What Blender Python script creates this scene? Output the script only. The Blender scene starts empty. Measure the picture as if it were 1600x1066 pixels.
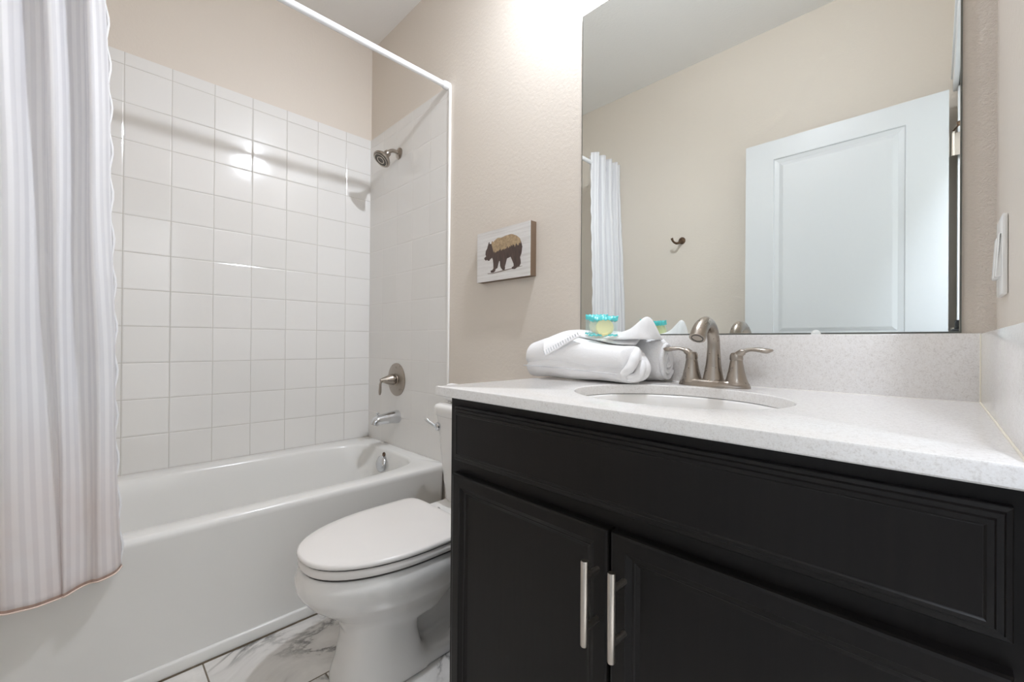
import bpy, bmesh, math, random
from mathutils import Vector, Matrix, noise, geometry
S = bpy.context.scene
COL = S.collection
PI = math.pi
random.seed(4)

# ------------------------------------------------------------------ camera
EYE = Vector((2.3158, -1.1431, 0.980))
YAW, PITCH, ROLL, FPX = math.radians(45.12), math.radians(0.17), math.radians(0.444), 659.88
F = Vector((-math.sin(YAW), math.cos(YAW), 0)); R = Vector((math.cos(YAW), math.sin(YAW), 0)); U = Vector((0, 0, 1))
F2 = F * math.cos(PITCH) + U * math.sin(PITCH); U2 = U * math.cos(PITCH) - F * math.sin(PITCH)
R3 = R * math.cos(ROLL) + U2 * math.sin(ROLL); U3 = U2 * math.cos(ROLL) - R * math.sin(ROLL)
cam = bpy.data.cameras.new('viewpoint'); cam_o = bpy.data.objects.new('viewpoint', cam); COL.objects.link(cam_o)
cam.sensor_width = 36.0; cam.lens = FPX / 1600 * 36.0; cam.clip_start = 0.01
m = Matrix((R3, U3, -F2)).transposed().to_4x4(); m.translation = EYE
cam_o.matrix_world = m
S.camera = cam_o

# ------------------------------------------------------------------ world, lights, exposure
S.view_settings.view_transform = 'Standard'; S.view_settings.look = 'None'
S.view_settings.gamma = 1.0; S.view_settings.use_curve_mapping = False
S.view_settings.exposure = -0.13
try:
    S.cycles.max_bounces = 14; S.cycles.diffuse_bounces = 8; S.cycles.glossy_bounces = 6
    S.cycles.transmission_bounces = 8; S.cycles.transparent_max_bounces = 12
    S.cycles.caustics_reflective = True; S.cycles.caustics_refractive = False
    S.cycles.sample_clamp_indirect = 6.0; S.cycles.use_denoising = True
except Exception: pass
W_ = bpy.data.worlds.new('world'); S.world = W_; W_.use_nodes = True
W_.node_tree.nodes['Background'].inputs[0].default_value = (0.80, 0.88, 1.0, 1)
W_.node_tree.nodes['Background'].inputs[1].default_value = 0.5
def area(name, loc, size, power, color, rot=(0, 0, 0), shape='DISK', size_y=None, spread=PI):
    l = bpy.data.lights.new(name, 'AREA'); l.shape = shape; l.size = size
    if size_y: l.size_y = size_y
    l.energy = power; l.color = color; l.spread = spread
    o = bpy.data.objects.new(name, l); COL.objects.link(o); o.location = loc; o.rotation_euler = rot
    return o
LIGHT = (1.75, -0.20, 2.485)
ROOM_GLOW, SPOT_POWER, HALL_POWER = 600.0, 56.0, 56.0
sp = bpy.data.lights.new('tub_fill_spot', 'SPOT'); sp.energy = SPOT_POWER; sp.color = (0.86, 0.92, 1.0); sp.spot_size = math.radians(150); sp.spot_blend = 1.0; sp.shadow_soft_size = 0.022  # added fill spot without a fixture, evens the light toward the tub
spo = bpy.data.objects.new('tub_fill_spot', sp); COL.objects.link(spo); spo.location = (LIGHT[0] - 0.052, LIGHT[1], LIGHT[2])
spo.rotation_euler = Vector((-0.62, -0.02, -1.0)).to_track_quat('-Z', 'Y').to_euler()
area('hall_fill_light', (2.70, -0.20, 2.60), 0.30, HALL_POWER, (0.80, 0.875, 1.0))  # added unseen hallway lights, soft fill for the room through the doorway
area('hall_fill_light_far', (2.70, -2.03, 2.60), 0.30, HALL_POWER, (0.80, 0.875, 1.0))

# ------------------------------------------------------------------ dimensions of the room
CEIL, DEEP, WALLR, THICK = 2.668, 1.44, 2.3916, 0.12
DO0, DO1, DOH = -1.335, -0.592, 2.035          # doorway in the right wall

# ------------------------------------------------------------------ materials
MATS = {}
def lin(c):
    return tuple(((x / 255) / 12.92 if x <= 10 else (((x / 255) + 0.055) / 1.055) ** 2.4) for x in c)
class N:
    """tiny node helper"""
    def __init__(self, name):
        self.m = bpy.data.materials.new(name); self.m.use_nodes = True
        self.t = self.m.node_tree; self.b = self.t.nodes['Principled BSDF']; self.out = self.t.nodes['Material Output']
        MATS[name] = self.m
    def n(self, typ, **kw):
        x = self.t.nodes.new(typ)
        for k, v in kw.items(): setattr(x, k, v)
        return x
    def l(self, a, b): self.t.links.new(a, b)
    def set(self, **kw):
        for k, v in kw.items():
            i = self.b.inputs[k.replace('_', ' ')]
            i.default_value = (*v, 1) if isinstance(v, tuple) and len(v) == 3 and i.type == 'RGBA' else v
        return self
    def pos(self): return self.n('ShaderNodeNewGeometry').outputs['Position']
    def math(self, op, a, b=None, c=None, clamp=False):
        x = self.n('ShaderNodeMath', operation=op); x.use_clamp = clamp
        for i, v in enumerate((a, b, c)):
            if v is None: continue
            if isinstance(v, (int, float)): x.inputs[i].default_value = v
            else: self.l(v, x.inputs[i])
        return x.outputs[0]
    def noise(self, scale, detail=3, rough=0.5, vec=None, dist=0.0):
        x = self.n('ShaderNodeTexNoise'); x.inputs['Scale'].default_value = scale
        x.inputs['Detail'].default_value = detail; x.inputs['Roughness'].default_value = rough
        x.inputs['Distortion'].default_value = dist
        self.l(vec if vec is not None else self.pos(), x.inputs['Vector']); return x.outputs['Fac']
    def ramp(self, fac, stops):
        x = self.n('ShaderNodeValToRGB'); e = x.color_ramp.elements
        while len(e) < len(stops): e.new(0.5)
        for q, (p, c) in zip(e, stops):
            q.position = p; q.color = (*c, 1) if len(c) == 3 else c
        self.l(fac, x.inputs[0]); return x.outputs[0]
    def mix(self, fac, a, b):
        x = self.n('ShaderNodeMix', data_type='RGBA')
        for i, v in ((0, fac), (6, a), (7, b)):
            if isinstance(v, (int, float)): x.inputs[i].default_value = v
            elif isinstance(v, tuple): x.inputs[i].default_value = (*v, 1)
            else: self.l(v, x.inputs[i])
        return x.outputs[2]
    def bump(self, h, strength=0.3, dist=0.002):
        x = self.n('ShaderNodeBump'); x.inputs['Strength'].default_value = strength; x.inputs['Distance'].default_value = dist
        self.l(h, x.inputs['Height']); self.l(x.outputs[0], self.b.inputs['Normal']); return x
    def sep(self, v=None):
        x = self.n('ShaderNodeSeparateXYZ'); self.l(v if v is not None else self.pos(), x.inputs[0]); return x.outputs
    def obj(self): return self.n('ShaderNodeTexCoord').outputs['Object']

def simple(name, rgb, rough=0.5, metal=0.0, **kw):
    a = N(name); a.set(Base_Color=lin(rgb), Roughness=rough, Metallic=metal, **kw); return a.m

def m_wall(name, rgb, rough=0.55, heavy=False):
    a = N(name); a.set(Base_Color=lin(rgb), Roughness=rough)
    n1 = a.noise(230, 3, 0.55); n2 = a.noise(75, 3, 0.5)
    h = a.math('ADD', a.math('MULTIPLY', n1, 0.6), n2)
    if heavy:       # hand-trowelled texture in the corner beside the mirror
        x = a.sep()[0]; y = a.sep()[1]
        mask = a.math('MULTIPLY', a.math('SUBTRACT', x, 2.349), 40, clamp=True)
        mask = a.math('MULTIPLY', mask, a.math('GREATER_THAN', y, -0.03))
        n3 = a.noise(120, 4, 0.6, dist=1.2)
        r = a.math('MULTIPLY', a.math('POWER', n3, 1.5), 9.0)
        h = a.math('ADD', h, a.math('MULTIPLY', r, mask))
    a.set(Specular_IOR_Level=0.35); a.bump(h, 0.5, 0.0013); return a.m
m_wall('wall_paint', (219, 210, 199), 0.42, heavy=True)
m_wall('wall_paint_sheen', (219, 211, 200), 0.5)
m_wall('ceiling_paint', (236, 235, 233), 0.7)
simple('hall_paint', (222, 220, 214), 0.6)
simple('trim_white', (236, 237, 238), 0.32)
simple('door_white', (216, 219, 221), 0.36)

def m_tile(name, axis):
    a = N(name); s = a.sep(); p = s[axis]; z = s[2]
    if axis == 1: u = a.math('DIVIDE', a.math('SUBTRACT', p, -1.0574 - 0.1511 * 10), 0.1511)
    else: u = a.math('DIVIDE', a.math('ADD', p, 1.511 - 0.0075), 0.1511)
    v = a.math('DIVIDE', a.math('SUBTRACT', z, 2.086 - 0.1503 * 20), 0.1503)
    def edge(w, half):
        f = a.math('FRACT', w); d = a.math('ABSOLUTE', a.math('SUBTRACT', f, 0.5))
        return a.math('GREATER_THAN', d, 0.5 - half), d
    eu, du = edge(u, 0.0070); ev, dv = edge(v, 0.0070)
    g = a.math('MAXIMUM', eu, ev)
    cid = a.n('ShaderNodeCombineXYZ'); a.l(a.math('FLOOR', u), cid.inputs[0]); a.l(a.math('FLOOR', v), cid.inputs[1])
    wn = a.n('ShaderNodeTexWhiteNoise'); a.l(cid.outputs[0], wn.inputs['Vector'])
    tint = a.mix(a.math('MULTIPLY', wn.outputs['Value'], 0.5), lin((232, 230, 227)), lin((226, 224, 220)))
    a.l(a.mix(g, tint, lin((196, 192, 184)) if axis == 1 else lin((224, 221, 217))), a.b.inputs['Base Color'])
    a.l(a.math('ADD', a.math('MULTIPLY', g, 0.5), 0.11), a.b.inputs['Roughness'])
    a.set(Specular_IOR_Level=0.55)
    # pillowed edges + a small tilt of every tile of its own
    dm = a.math('MAXIMUM', du, dv)
    pil = a.math('MULTIPLY', a.math('SUBTRACT', 0.5, dm), 30, clamp=True)
    sc = a.n('ShaderNodeSeparateXYZ'); a.l(wn.outputs['Color'], sc.inputs[0])
    tx = a.math('MULTIPLY', a.math('SUBTRACT', sc.outputs[0], 0.5), a.math('FRACT', u))
    ty = a.math('MULTIPLY', a.math('SUBTRACT', sc.outputs[1], 0.5), a.math('FRACT', v))
    h = a.math('ADD', pil, a.math('MULTIPLY', a.math('ADD', tx, ty), 1.6))
    h = a.math('ADD', h, a.math('MULTIPLY', a.noise(14, 2, 0.5), 0.35))
    a.bump(h, 1.0 if axis == 1 else 0.45, 0.0011); return a.m
m_tile('tile_back', 1); m_tile('tile_end', 0)
simple('tile_trim', (240, 238, 234), 0.15)

def m_floor():
    a = N('floor_marble'); s = a.sep()
    r = a.math('DIVIDE', a.math('SUBTRACT', s[0], 0.744 - 3.05), 0.305); ri = a.math('FLOOR', r)
    yy = a.math('SUBTRACT', a.math('ADD', s[1], 0.897 + 6.1), a.math('MULTIPLY', a.math('SUBTRACT', ri, 10), 0.25))
    v = a.math('DIVIDE', yy, 0.61)
    def edge(w, half): return a.math('GREATER_THAN', a.math('ABSOLUTE', a.math('SUBTRACT', a.math('FRACT', w), 0.5)), 0.5 - half)
    g = a.math('MAXIMUM', edge(r, 0.0075), edge(v, 0.0035))
    cid = a.n('ShaderNodeCombineXYZ'); a.l(ri, cid.inputs[0]); a.l(a.math('FLOOR', v), cid.inputs[1])
    off = a.n('ShaderNodeVectorMath', operation='MULTIPLY_ADD'); a.l(cid.outputs[0], off.inputs[0])
    off.inputs[1].default_value = (3.7, 5.3, 1.1); a.l(a.pos(), off.inputs[2])
    v1 = a.noise(2.6, 8, 0.62, off.outputs[0], 1.6)
    vein = a.math('ABSOLUTE', a.math('SUBTRACT', v1, 0.5))
    thin = a.math('SUBTRACT', 1.0, a.math('MULTIPLY', vein, 26, clamp=True))
    wide = a.math('SUBTRACT', 1.0, a.math('MULTIPLY', vein, 5.5, clamp=True))
    patch = a.noise(5, 3, 0.5, off.outputs[0])
    patch = a.math('MULTIPLY', a.math('SUBTRACT', patch, 0.42), 5, clamp=True)
    c = a.mix(a.math('MULTIPLY', wide, 0.42), lin((232, 229, 225)), lin((176, 172, 168)))
    c = a.mix(a.math('MULTIPLY', a.math('MULTIPLY', thin, patch), 0.85), c, lin((92, 90, 88)))
    a.l(a.mix(g, c, lin((116, 106, 92))), a.b.inputs['Base Color'])
    a.l(a.math('ADD', a.math('MULTIPLY', g, 0.6), 0.14), a.b.inputs['Roughness'])
    a.bump(a.math('SUBTRACT', 1.0, g), 0.6, 0.001); return a.m
m_floor()

def m_quartz():
    a = N('quartz'); n = a.noise(520, 2, 0.6); n2 = a.noise(170, 3, 0.6)
    f = a.math('ADD', a.math('MULTIPLY', n, 0.6), a.math('MULTIPLY', n2, 0.4))
    a.l(a.ramp(f, [(0.36, lin((216, 212, 208))), (0.47, lin((230, 227, 224))), (0.62, lin((235, 233, 231)))]), a.b.inputs['Base Color'])
    a.set(Roughness=0.14); return a.m
m_quartz()
def m_cab():
    a = N('espresso_wood'); s = a.sep()
    v = a.n('ShaderNodeCombineXYZ'); a.l(a.math('MULTIPLY', s[0], 60), v.inputs[0]); a.l(a.math('MULTIPLY', s[1], 60), v.inputs[1]); a.l(a.math('MULTIPLY', s[2], 2.2), v.inputs[2])
    n = a.noise(1.6, 5, 0.6, v.outputs[0]); sm = a.noise(9, 3, 0.5)
    a.l(a.ramp(n, [(0.3, lin((17, 14, 13))), (0.7, lin((22, 19, 17)))]), a.b.inputs['Base Color'])
    a.l(a.math('ADD', a.math('MULTIPLY', sm, 0.16), 0.30), a.b.inputs['Roughness'])
    a.set(Specular_IOR_Level=0.25); a.bump(n, 0.02, 0.0004); return a.m
m_cab()
simple('porcelain', (232, 230, 227), 0.12, Coat_Weight=0.3, Coat_Roughness=0.05)
simple('seat_plastic', (232, 228, 224), 0.2)
simple('tub_enamel', (231, 230, 227), 0.17)
simple('grout_dark', (104, 92, 76), 0.9)
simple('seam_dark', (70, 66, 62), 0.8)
simple('chrome', (215, 217, 220), 0.08, 1.0)
def m_nickel():
    a = N('brushed_nickel'); n = a.noise(90, 3, 0.5)
    a.set(Base_Color=lin((168, 159, 149)), Metallic=1.0)
    a.l(a.math('ADD', a.math('MULTIPLY', n, 0.10), 0.24), a.b.inputs['Roughness']); return a.m
m_nickel()
simple('satin_steel', (206, 198, 188), 0.3, 1.0)
simple('bronze', (110, 90, 74), 0.35, 1.0)
simple('dark_hole', (24, 22, 20), 0.7)
simple('nozzle_rubber', (96, 92, 86), 0.6)
simple('mirror_glass', (238, 242, 240), 0.0, 1.0)
simple('mirror_edge', (96, 98, 92), 0.35, 0.0)
simple('clear_clip', (225, 227, 224), 0.2)
simple('switch_plastic', (238, 238, 236), 0.25)
simple('rod_enamel', (238, 239, 241), 0.2)
simple('rubber_black', (24, 24, 26), 0.5)
simple('camera_black', (20, 20, 22), 0.4)
simple('caulk', (232, 226, 210), 0.5)
simple('caulk_white', (226, 222, 216), 0.5)
simple('paper_roll', (240, 239, 238), 0.9)
def m_terry(name, strength, scale=420, rgb=(240, 239, 239)):
    a = N(name); a.set(Base_Color=lin(rgb), Roughness=0.95, Sheen_Weight=0.3)
    h = a.math('ADD', a.noise(scale, 2, 0.6), a.math('MULTIPLY', a.noise(60, 3, 0.5), 0.8))
    a.bump(h, strength, 0.002); return a.m
m_terry('terry', 0.45); m_terry('terry_fluffy', 0.9, 330); m_terry('terry_band', 0.1, rgb=(206, 206, 208))
def m_curtain():
    a = N('curtain_cloth')
    uv = a.n('ShaderNodeUVMap'); uv.uv_map = 'UVMap'; s = a.sep(uv.outputs[0])
    st = a.math('FRACT', a.math('ADD', a.math('MULTIPLY', s[0], 30), 0.2)); st = a.math('MULTIPLY', a.math('SUBTRACT', a.math('PINGPONG', st, 0.5), 0.19), 9, clamp=True)
    fine = a.noise(900, 2, 0.5)
    stain = a.math('MULTIPLY', a.math('SUBTRACT', 0.26, s[1]), 3.2, clamp=True)
    stain = a.math('MULTIPLY', stain, a.noise(9, 3, 0.5))
    base = a.mix(a.math('MULTIPLY', stain, 0.9), a.mix(st, lin((244, 244, 247)), lin((250, 250, 252))), lin((232, 212, 203)))
    hem = a.math('LESS_THAN', s[1], 0.0045)
    base = a.mix(a.math('MULTIPLY', hem, 0.7), base, lin((214, 178, 158)))
    a.l(base, a.b.inputs['Base Color'])
    a.l(a.math('SUBTRACT', 0.60, a.math('MULTIPLY', st, 0.2)), a.b.inputs['Roughness'])
    a.set(Sheen_Weight=0.2); a.bump(a.math('ADD', fine, a.noise(22, 3, 0.5)), 0.25, 0.0015)
    tr = a.n('ShaderNodeBsdfTranslucent'); a.l(base, tr.inputs[0])
    tp = a.n('ShaderNodeBsdfTransparent')
    m1 = a.n('ShaderNodeMixShader'); a.l(a.math('ADD', 0.42, a.math('MULTIPLY', st, -0.06)), m1.inputs[0])
    a.l(a.b.outputs[0], m1.inputs[1]); a.l(tr.outputs[0], m1.inputs[2])
    m2 = a.n('ShaderNodeMixShader'); a.l(a.math('SUBTRACT', 0.07, a.math('MULTIPLY', st, 0.06)), m2.inputs[0])
    a.l(m1.outputs[0], m2.inputs[1]); a.l(tp.outputs[0], m2.inputs[2]); a.l(m2.outputs[0], a.out.inputs[0])
    return a.m
m_curtain()
simple('hem_thread', (232, 212, 200), 0.7); simple('hem_side', (236, 236, 238), 0.6)
def m_film(name, rgb, alpha, rough=0.12):
    a = N(name); a.set(Base_Color=lin(rgb), Roughness=rough, Alpha=alpha); return a.m
m_film('sachet_clear', (206, 238, 236), 0.2); m_film('sachet_teal', (96, 212, 214), 0.92, 0.25)
simple('soap_yellow', (244, 236, 176), 0.45)
simple('soap_pink', (240, 216, 180), 0.45)
def m_art():
    a = N('art_panel'); s = a.sep()
    v = a.n('ShaderNodeCombineXYZ'); a.l(a.math('MULTIPLY', s[0], 5), v.inputs[0]); a.l(a.math('MULTIPLY', s[2], 95), v.inputs[2])
    n = a.noise(1.2, 4, 0.6, v.outputs[0])
    a.l(a.ramp(n, [(0.3, lin((206, 202, 198))), (0.5, lin((222, 219, 216))), (0.75, lin((230, 228, 226)))]), a.b.inputs['Base Color'])
    a.set(Roughness=0.55); return a.m
m_art()
simple('art_side', (112, 92, 74), 0.6); simple('art_line', (132, 120, 110), 0.6)
def m_bear():
    a = N('bear_print'); s = a.sep()
    v = a.n('ShaderNodeCombineXYZ'); a.l(a.math('MULTIPLY', s[0], 150), v.inputs[0]); a.l(a.math('MULTIPLY', s[2], 14), v.inputs[2])
    spike = a.noise(1.0, 4, 0.7, v.outputs[0])
    edge = a.math('ADD', a.math('ADD', 1.329, a.math('MULTIPLY', a.math('SUBTRACT', s[0], 1.08), 0.10)), a.math('MULTIPLY', a.math('SUBTRACT', spike, 0.5), 0.05))
    up = a.math('GREATER_THAN', s[2], edge); up = a.math('MULTIPLY', up, a.math('GREATER_THAN', a.math('ADD', s[0], a.math('MULTIPLY', a.math('SUBTRACT', s[2], 1.36), 0.35)), 1.083))
    n = a.noise(120, 3, 0.6)
    top = a.ramp(n, [(0.35, lin((150, 128, 100))), (0.65, lin((186, 162, 128)))])
    low = a.ramp(a.noise(1.3, 4, 0.6, v.outputs[0]), [(0.3, lin((58, 46, 42))), (0.7, lin((96, 78, 70)))])
    a.l(a.mix(up, low, top), a.b.inputs['Base Color']); a.set(Roughness=0.6); return a.m
m_bear()
def m_glow(name, rgb, strength):
    a = N(name); a.set(Base_Color=(0.9, 0.9, 0.9), Emission_Color=lin(rgb), Emission_Strength=strength); return a.m
m_glow('lamp_glow', (238, 243, 255), ROOM_GLOW); m_glow('hall_fill_glow', (240, 246, 255), 10.0)

# ------------------------------------------------------------------ mesh helpers
def finish(name, bm, mat, parent=None, smooth=True, angle=38, loc=None):
    bmesh.ops.remove_doubles(bm, verts=bm.verts, dist=1e-6)
    bmesh.ops.recalc_face_normals(bm, faces=bm.faces)
    if smooth:
        for f in bm.faces: f.smooth = True
        for e in bm.edges:
            if len(e.link_faces) == 2 and e.calc_face_angle(0) > math.radians(angle): e.smooth = False
    me = bpy.data.meshes.new(name); bm.to_mesh(me); bm.free()
    o = bpy.data.objects.new(name, me); COL.objects.link(o)
    for mm in (mat if isinstance(mat, (list, tuple)) else [mat]): me.materials.append(MATS[mm])
    if parent is not None:
        o.parent = parent; o.matrix_parent_inverse = Matrix.Translation(-parent.location)
    return o
def box(bm, x0, x1, y0, y1, z0, z1, bev=0.0, seg=2):
    r = bmesh.ops.create_cube(bm, size=1.0)
    for v in r['verts']:
        v.co = Vector(((x0 + x1) / 2 + v.co.x * (x1 - x0), (y0 + y1) / 2 + v.co.y * (y1 - y0), (z0 + z1) / 2 + v.co.z * (z1 - z0)))
    if bev:
        es = list({e for v in r['verts'] for e in v.link_edges})
        bmesh.ops.bevel(bm, geom=es, offset=bev, segments=seg, affect='EDGES', profile=0.5)
def rings(bm, rs, closed=True, cap0=True, cap1=True, loop=False):
    vs = [[bm.verts.new(p) for p in r] for r in rs]
    n = len(vs[0]); k = len(vs)
    for i in range(k if loop else k - 1):
        a, b = vs[i], vs[(i + 1) % k]
        for j in range(n if closed else n - 1):
            q = (a[j], a[(j + 1) % n], b[(j + 1) % n], b[j])
            try: bm.faces.new(q)
            except ValueError: pass
    if closed and not loop:
        if cap0: bm.faces.new(vs[0][::-1])
        if cap1: bm.faces.new(vs[-1])
    return vs
def tube(bm, pts, rad, seg=16, cap=True, flat=None):
    """tube along pts; rad number or list; flat: list of (rx, rz) half sizes scale"""
    pts = [Vector(p) for p in pts]; n = len(pts)
    if isinstance(rad, (int, float)): rad = [rad] * n
    tang = [(pts[min(i + 1, n - 1)] - pts[max(i - 1, 0)]).normalized() for i in range(n)]
    up = Vector((0, 0, 1)) if abs(tang[0].z) < 0.9 else Vector((1, 0, 0))
    rs = []; a = tang[0].cross(up).normalized()
    for i in range(n):
        a = (a - tang[i] * a.dot(tang[i])).normalized(); b = tang[i].cross(a)
        fa, fb = (flat[i] if flat else (1, 1))
        rs.append([pts[i] + (a * math.cos(2 * PI * k / seg) * fa + b * math.sin(2 * PI * k / seg) * fb) * rad[i] for k in range(seg)])
    rings(bm, rs, True, cap, cap)
def spline(ctrl, n=8):
    """Catmull-Rom through tuples of any length"""
    c = [tuple(p) for p in ctrl]; c = [c[0]] + c + [c[-1]]; out = []
    for i in range(1, len(c) - 2):
        for k in range(n):
            t = k / n
            out.append(tuple(0.5 * ((2 * b) + (-a + cc) * t + (2 * a - 5 * b + 4 * cc - d) * t * t + (-a + 3 * b - 3 * cc + d) * t ** 3)
                             for a, b, cc, d in zip(c[i - 1], c[i], c[i + 1], c[i + 2])))
    out.append(c[-2]); return out
def lathe(bm, prof, origin, axis=(0, 0, 1), seg=32, cap=True):
    """prof: (distance along axis, radius)"""
    ax = Vector(axis).normalized(); o = Vector(origin)
    a = ax.cross(Vector((0, 0, 1)) if abs(ax.z) < 0.9 else Vector((1, 0, 0))).normalized(); b = ax.cross(a)
    rings(bm, [[o + ax * h + (a * math.cos(2 * PI * k / seg) + b * math.sin(2 * PI * k / seg)) * max(r, 1e-4) for k in range(seg)] for h, r in prof], True, cap, cap)
def egg(cx, cy, hw, front, back, z, n=56, ef=2.15, eb=3.2):
    """outline: front extends to -y, back to +y, superellipse exponents"""
    out = []
    for k in range(n):
        t = 2 * PI * k / n; c, s = math.cos(t), math.sin(t); e = ef if s < 0 else eb
        x = math.copysign(abs(c) ** (2 / e), c) * hw
        y = math.copysign(abs(s) ** (2 / e), s) * (front if s < 0 else back)
        out.append(Vector((cx + x, cy + y, z)))
    return out
def superell(cx, cy, a, b, z, e=4.0, n=64):
    return egg(cx, cy, a, b, b, z, n, e, e)
def tag(o, label=None, cat=None, group=None, kind=None):
    if label: o['label'] = label
    if cat: o['category'] = cat
    if group: o['group'] = group
    if kind: o['kind'] = kind
    return o
def empty(name, loc, label, cat, group=None):
    o = bpy.data.objects.new(name, None); COL.objects.link(o); o.location = loc; o.empty_display_size = 0.05
    return tag(o, label, cat, group)
def struct(name, boxes, mat, parent=None, bev=0.0, label=None):
    bm = bmesh.new()
    for b in boxes: box(bm, *b, bev=bev)
    o = finish(name, bm, mat, parent, smooth=bev > 0)
    if parent is None: o['kind'] = 'structure'
    if label: o['label'] = label
    return o

# ------------------------------------------------------------------ room shell
XO = WALLR + THICK
struct('floor', [(-0.1, 3.75, -2.3, 0.1, -0.1, 0.0)], 'floor_marble')
struct('ceiling', [(-0.1, 3.75, -2.3, 0.1, CEIL, CEIL + 0.1)], 'ceiling_paint')
struct('wall_back', [(-0.1, XO, 0.0, 0.1, 0.0, CEIL)], 'wall_paint')
struct('wall_left', [(-0.1, 0.0, -DEEP, 0.0, 0.0, CEIL)], 'wall_paint')
struct('wall_front', [(-0.1, XO, -DEEP - 0.1, -DEEP, 0.0, CEIL)], 'wall_paint_sheen')
struct('wall_right', [(WALLR, XO, DO1, 0.0, 0, CEIL), (WALLR, XO, -DEEP, DO0, 0, CEIL), (WALLR, XO, DO0, DO1, DOH, CEIL)], 'wall_paint')
struct('wall_hallway', [(3.62, 3.72, -2.3, 0.1, 0, CEIL), (XO, 3.62, 0.0, 0.1, 0, CEIL)], 'hall_paint')
# door casing and jamb
struct('trim_1', [(WALLR - 0.030, WALLR + 0.001, DO0 - 0.06, DO1 + 0.005, DOH - 0.004, DOH + 0.055), (WALLR - 0.017, WALLR + 0.001, DO0 - 0.06, DO0 - 0.004, 0.0, DOH - 0.004),
                  (WALLR - 0.036, WALLR + 0.001, DO0 - 0.075, DO1 + 0.012, DOH + 0.055, DOH + 0.070)], 'trim_white', bev=0.004)
struct('trim_2', [(WALLR - 0.002, XO + 0.002, DO0 - 0.004, DO0 + 0.012, 0, DOH), (WALLR - 0.002, XO + 0.002, DO1 - 0.014, DO1 + 0.001, 0, DOH), (WALLR - 0.002, XO + 0.002, DO0, DO1, DOH - 0.014, DOH + 0.002)], 'trim_white', bev=0.002)
# tile surround
TT = 2.137
struct('trim_3', [(0.0, 0.008, -DEEP, -0.008, 0.40, TT)], 'tile_back')
struct('trim_4', [(0.0, 0.758, -0.008, 0.0, 0.40, TT)], 'tile_end')
struct('trim_5', [(0.758, 0.7705, -0.011, 0.0, 0.0, TT + 0.001)], 'tile_trim', bev=0.003)
struct('baseboard_back', [(0.79, 1.52, -0.014, 0.0, 0.0, 0.085)], 'trim_white', bev=0.004)

# ------------------------------------------------------------------ bathtub
def bathtub():
    t = empty('bathtub', (0.4, -0.72, 0), 'white alcove bathtub with flat apron below the tiled surround', 'bathtub')
    bm = bmesh.new()
    Z = 0.430; X0, X1, Y0, Y1 = 0.009, 0.762, -DEEP + 0.001, -0.009
    n = 96
    def rect(x0, x1, y0, y1, z, r):
        # rounded rectangle sampled by angle, same count as the ellipses
        cx, cy = (x0 + x1) / 2, (y0 + y1) / 2; a, b = (x1 - x0) / 2, (y1 - y0) / 2; out = []
        for k in range(n):
            th = 2 * PI * (k + 0.5) / n; c, s = math.cos(th), math.sin(th)
            e = 2 / r
            out.append(Vector((cx + math.copysign(abs(c) ** e, c) * a, cy + math.copysign(abs(s) ** e, s) * b, z)))
        return out
    def inner(x0, x1, y0, y1, z, e): return rect(x0, x1, y0, y1, z, e)
    rs = [rect(X0, 0.742, Y0, Y1, 0.0, 40), rect(X0, 0.757, Y0, Y1, Z - 0.045, 40), rect(X0, 0.7615, Y0, Y1, Z - 0.024, 40), rect(X0, 0.7615, Y0, Y1, Z - 0.014, 40),
          rect(X0, 0.7595, Y0, Y1, Z - 0.006, 40), rect(X0, 0.755, Y0, Y1, Z - 0.001, 40), rect(X0, 0.750, Y0, Y1, Z, 40),
          inner(0.085, 0.700, -1.375, -0.062, Z + 0.001, 5), inner(0.093, 0.688, -1.368, -0.070, Z - 0.003, 5), inner(0.098, 0.680, -1.360, -0.075, Z - 0.012, 5),
          inner(0.106, 0.672, -1.340, -0.083, Z - 0.07, 4.6), inner(0.125, 0.655, -1.28, -0.105, Z - 0.20, 4.4), inner(0.145, 0.635, -1.21, -0.130, 0.12, 4.0),
          inner(0.17, 0.61, -1.16, -0.165, 0.085, 3.6), inner(0.24, 0.54, -1.05, -0.28, 0.075, 3.0)]
    rings(bm, rs, True, True, True)
    finish('shell', bm, 'tub_enamel', t, angle=50)
    bm = bmesh.new(); box(bm, 0.735, 0.7525, Y0, Y1, 0.0, 0.040, bev=0.006, seg=3); finish('skirt_strip', bm, 'tub_enamel', t)
    bm = bmesh.new(); box(bm, 0.7522, 0.7560, Y0, Y1, 0.0, 0.0035); finish('floor_seam', bm, 'grout_dark', t)
    # overflow plate, set on the sloping end wall, and the small button above it
    ax = Vector((0, -1, 0.16)).normalized()
    bm = bmesh.new(); lathe(bm, [(0, 0.038), (0.006, 0.041), (0.012, 0.039), (0.018, 0.030), (0.020, 0.010), (0.020, 0.001)], (0.332, -0.092, 0.357), ax, 36)
    o = finish('overflow_plate', bm, 'chrome', t); tag(o, 'round chrome overflow plate')
    bm = bmesh.new(); lathe(bm, [(0, 0.0105), (0.003, 0.0115), (0.006, 0.0095), (0.005, 0.007), (0.003, 0.006), (0.003, 0.001)], (0.327, -0.0775, 0.4015), ax, 24)
    o = finish('plug_button', bm, 'bronze', t)
    return t
bathtub()

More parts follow.
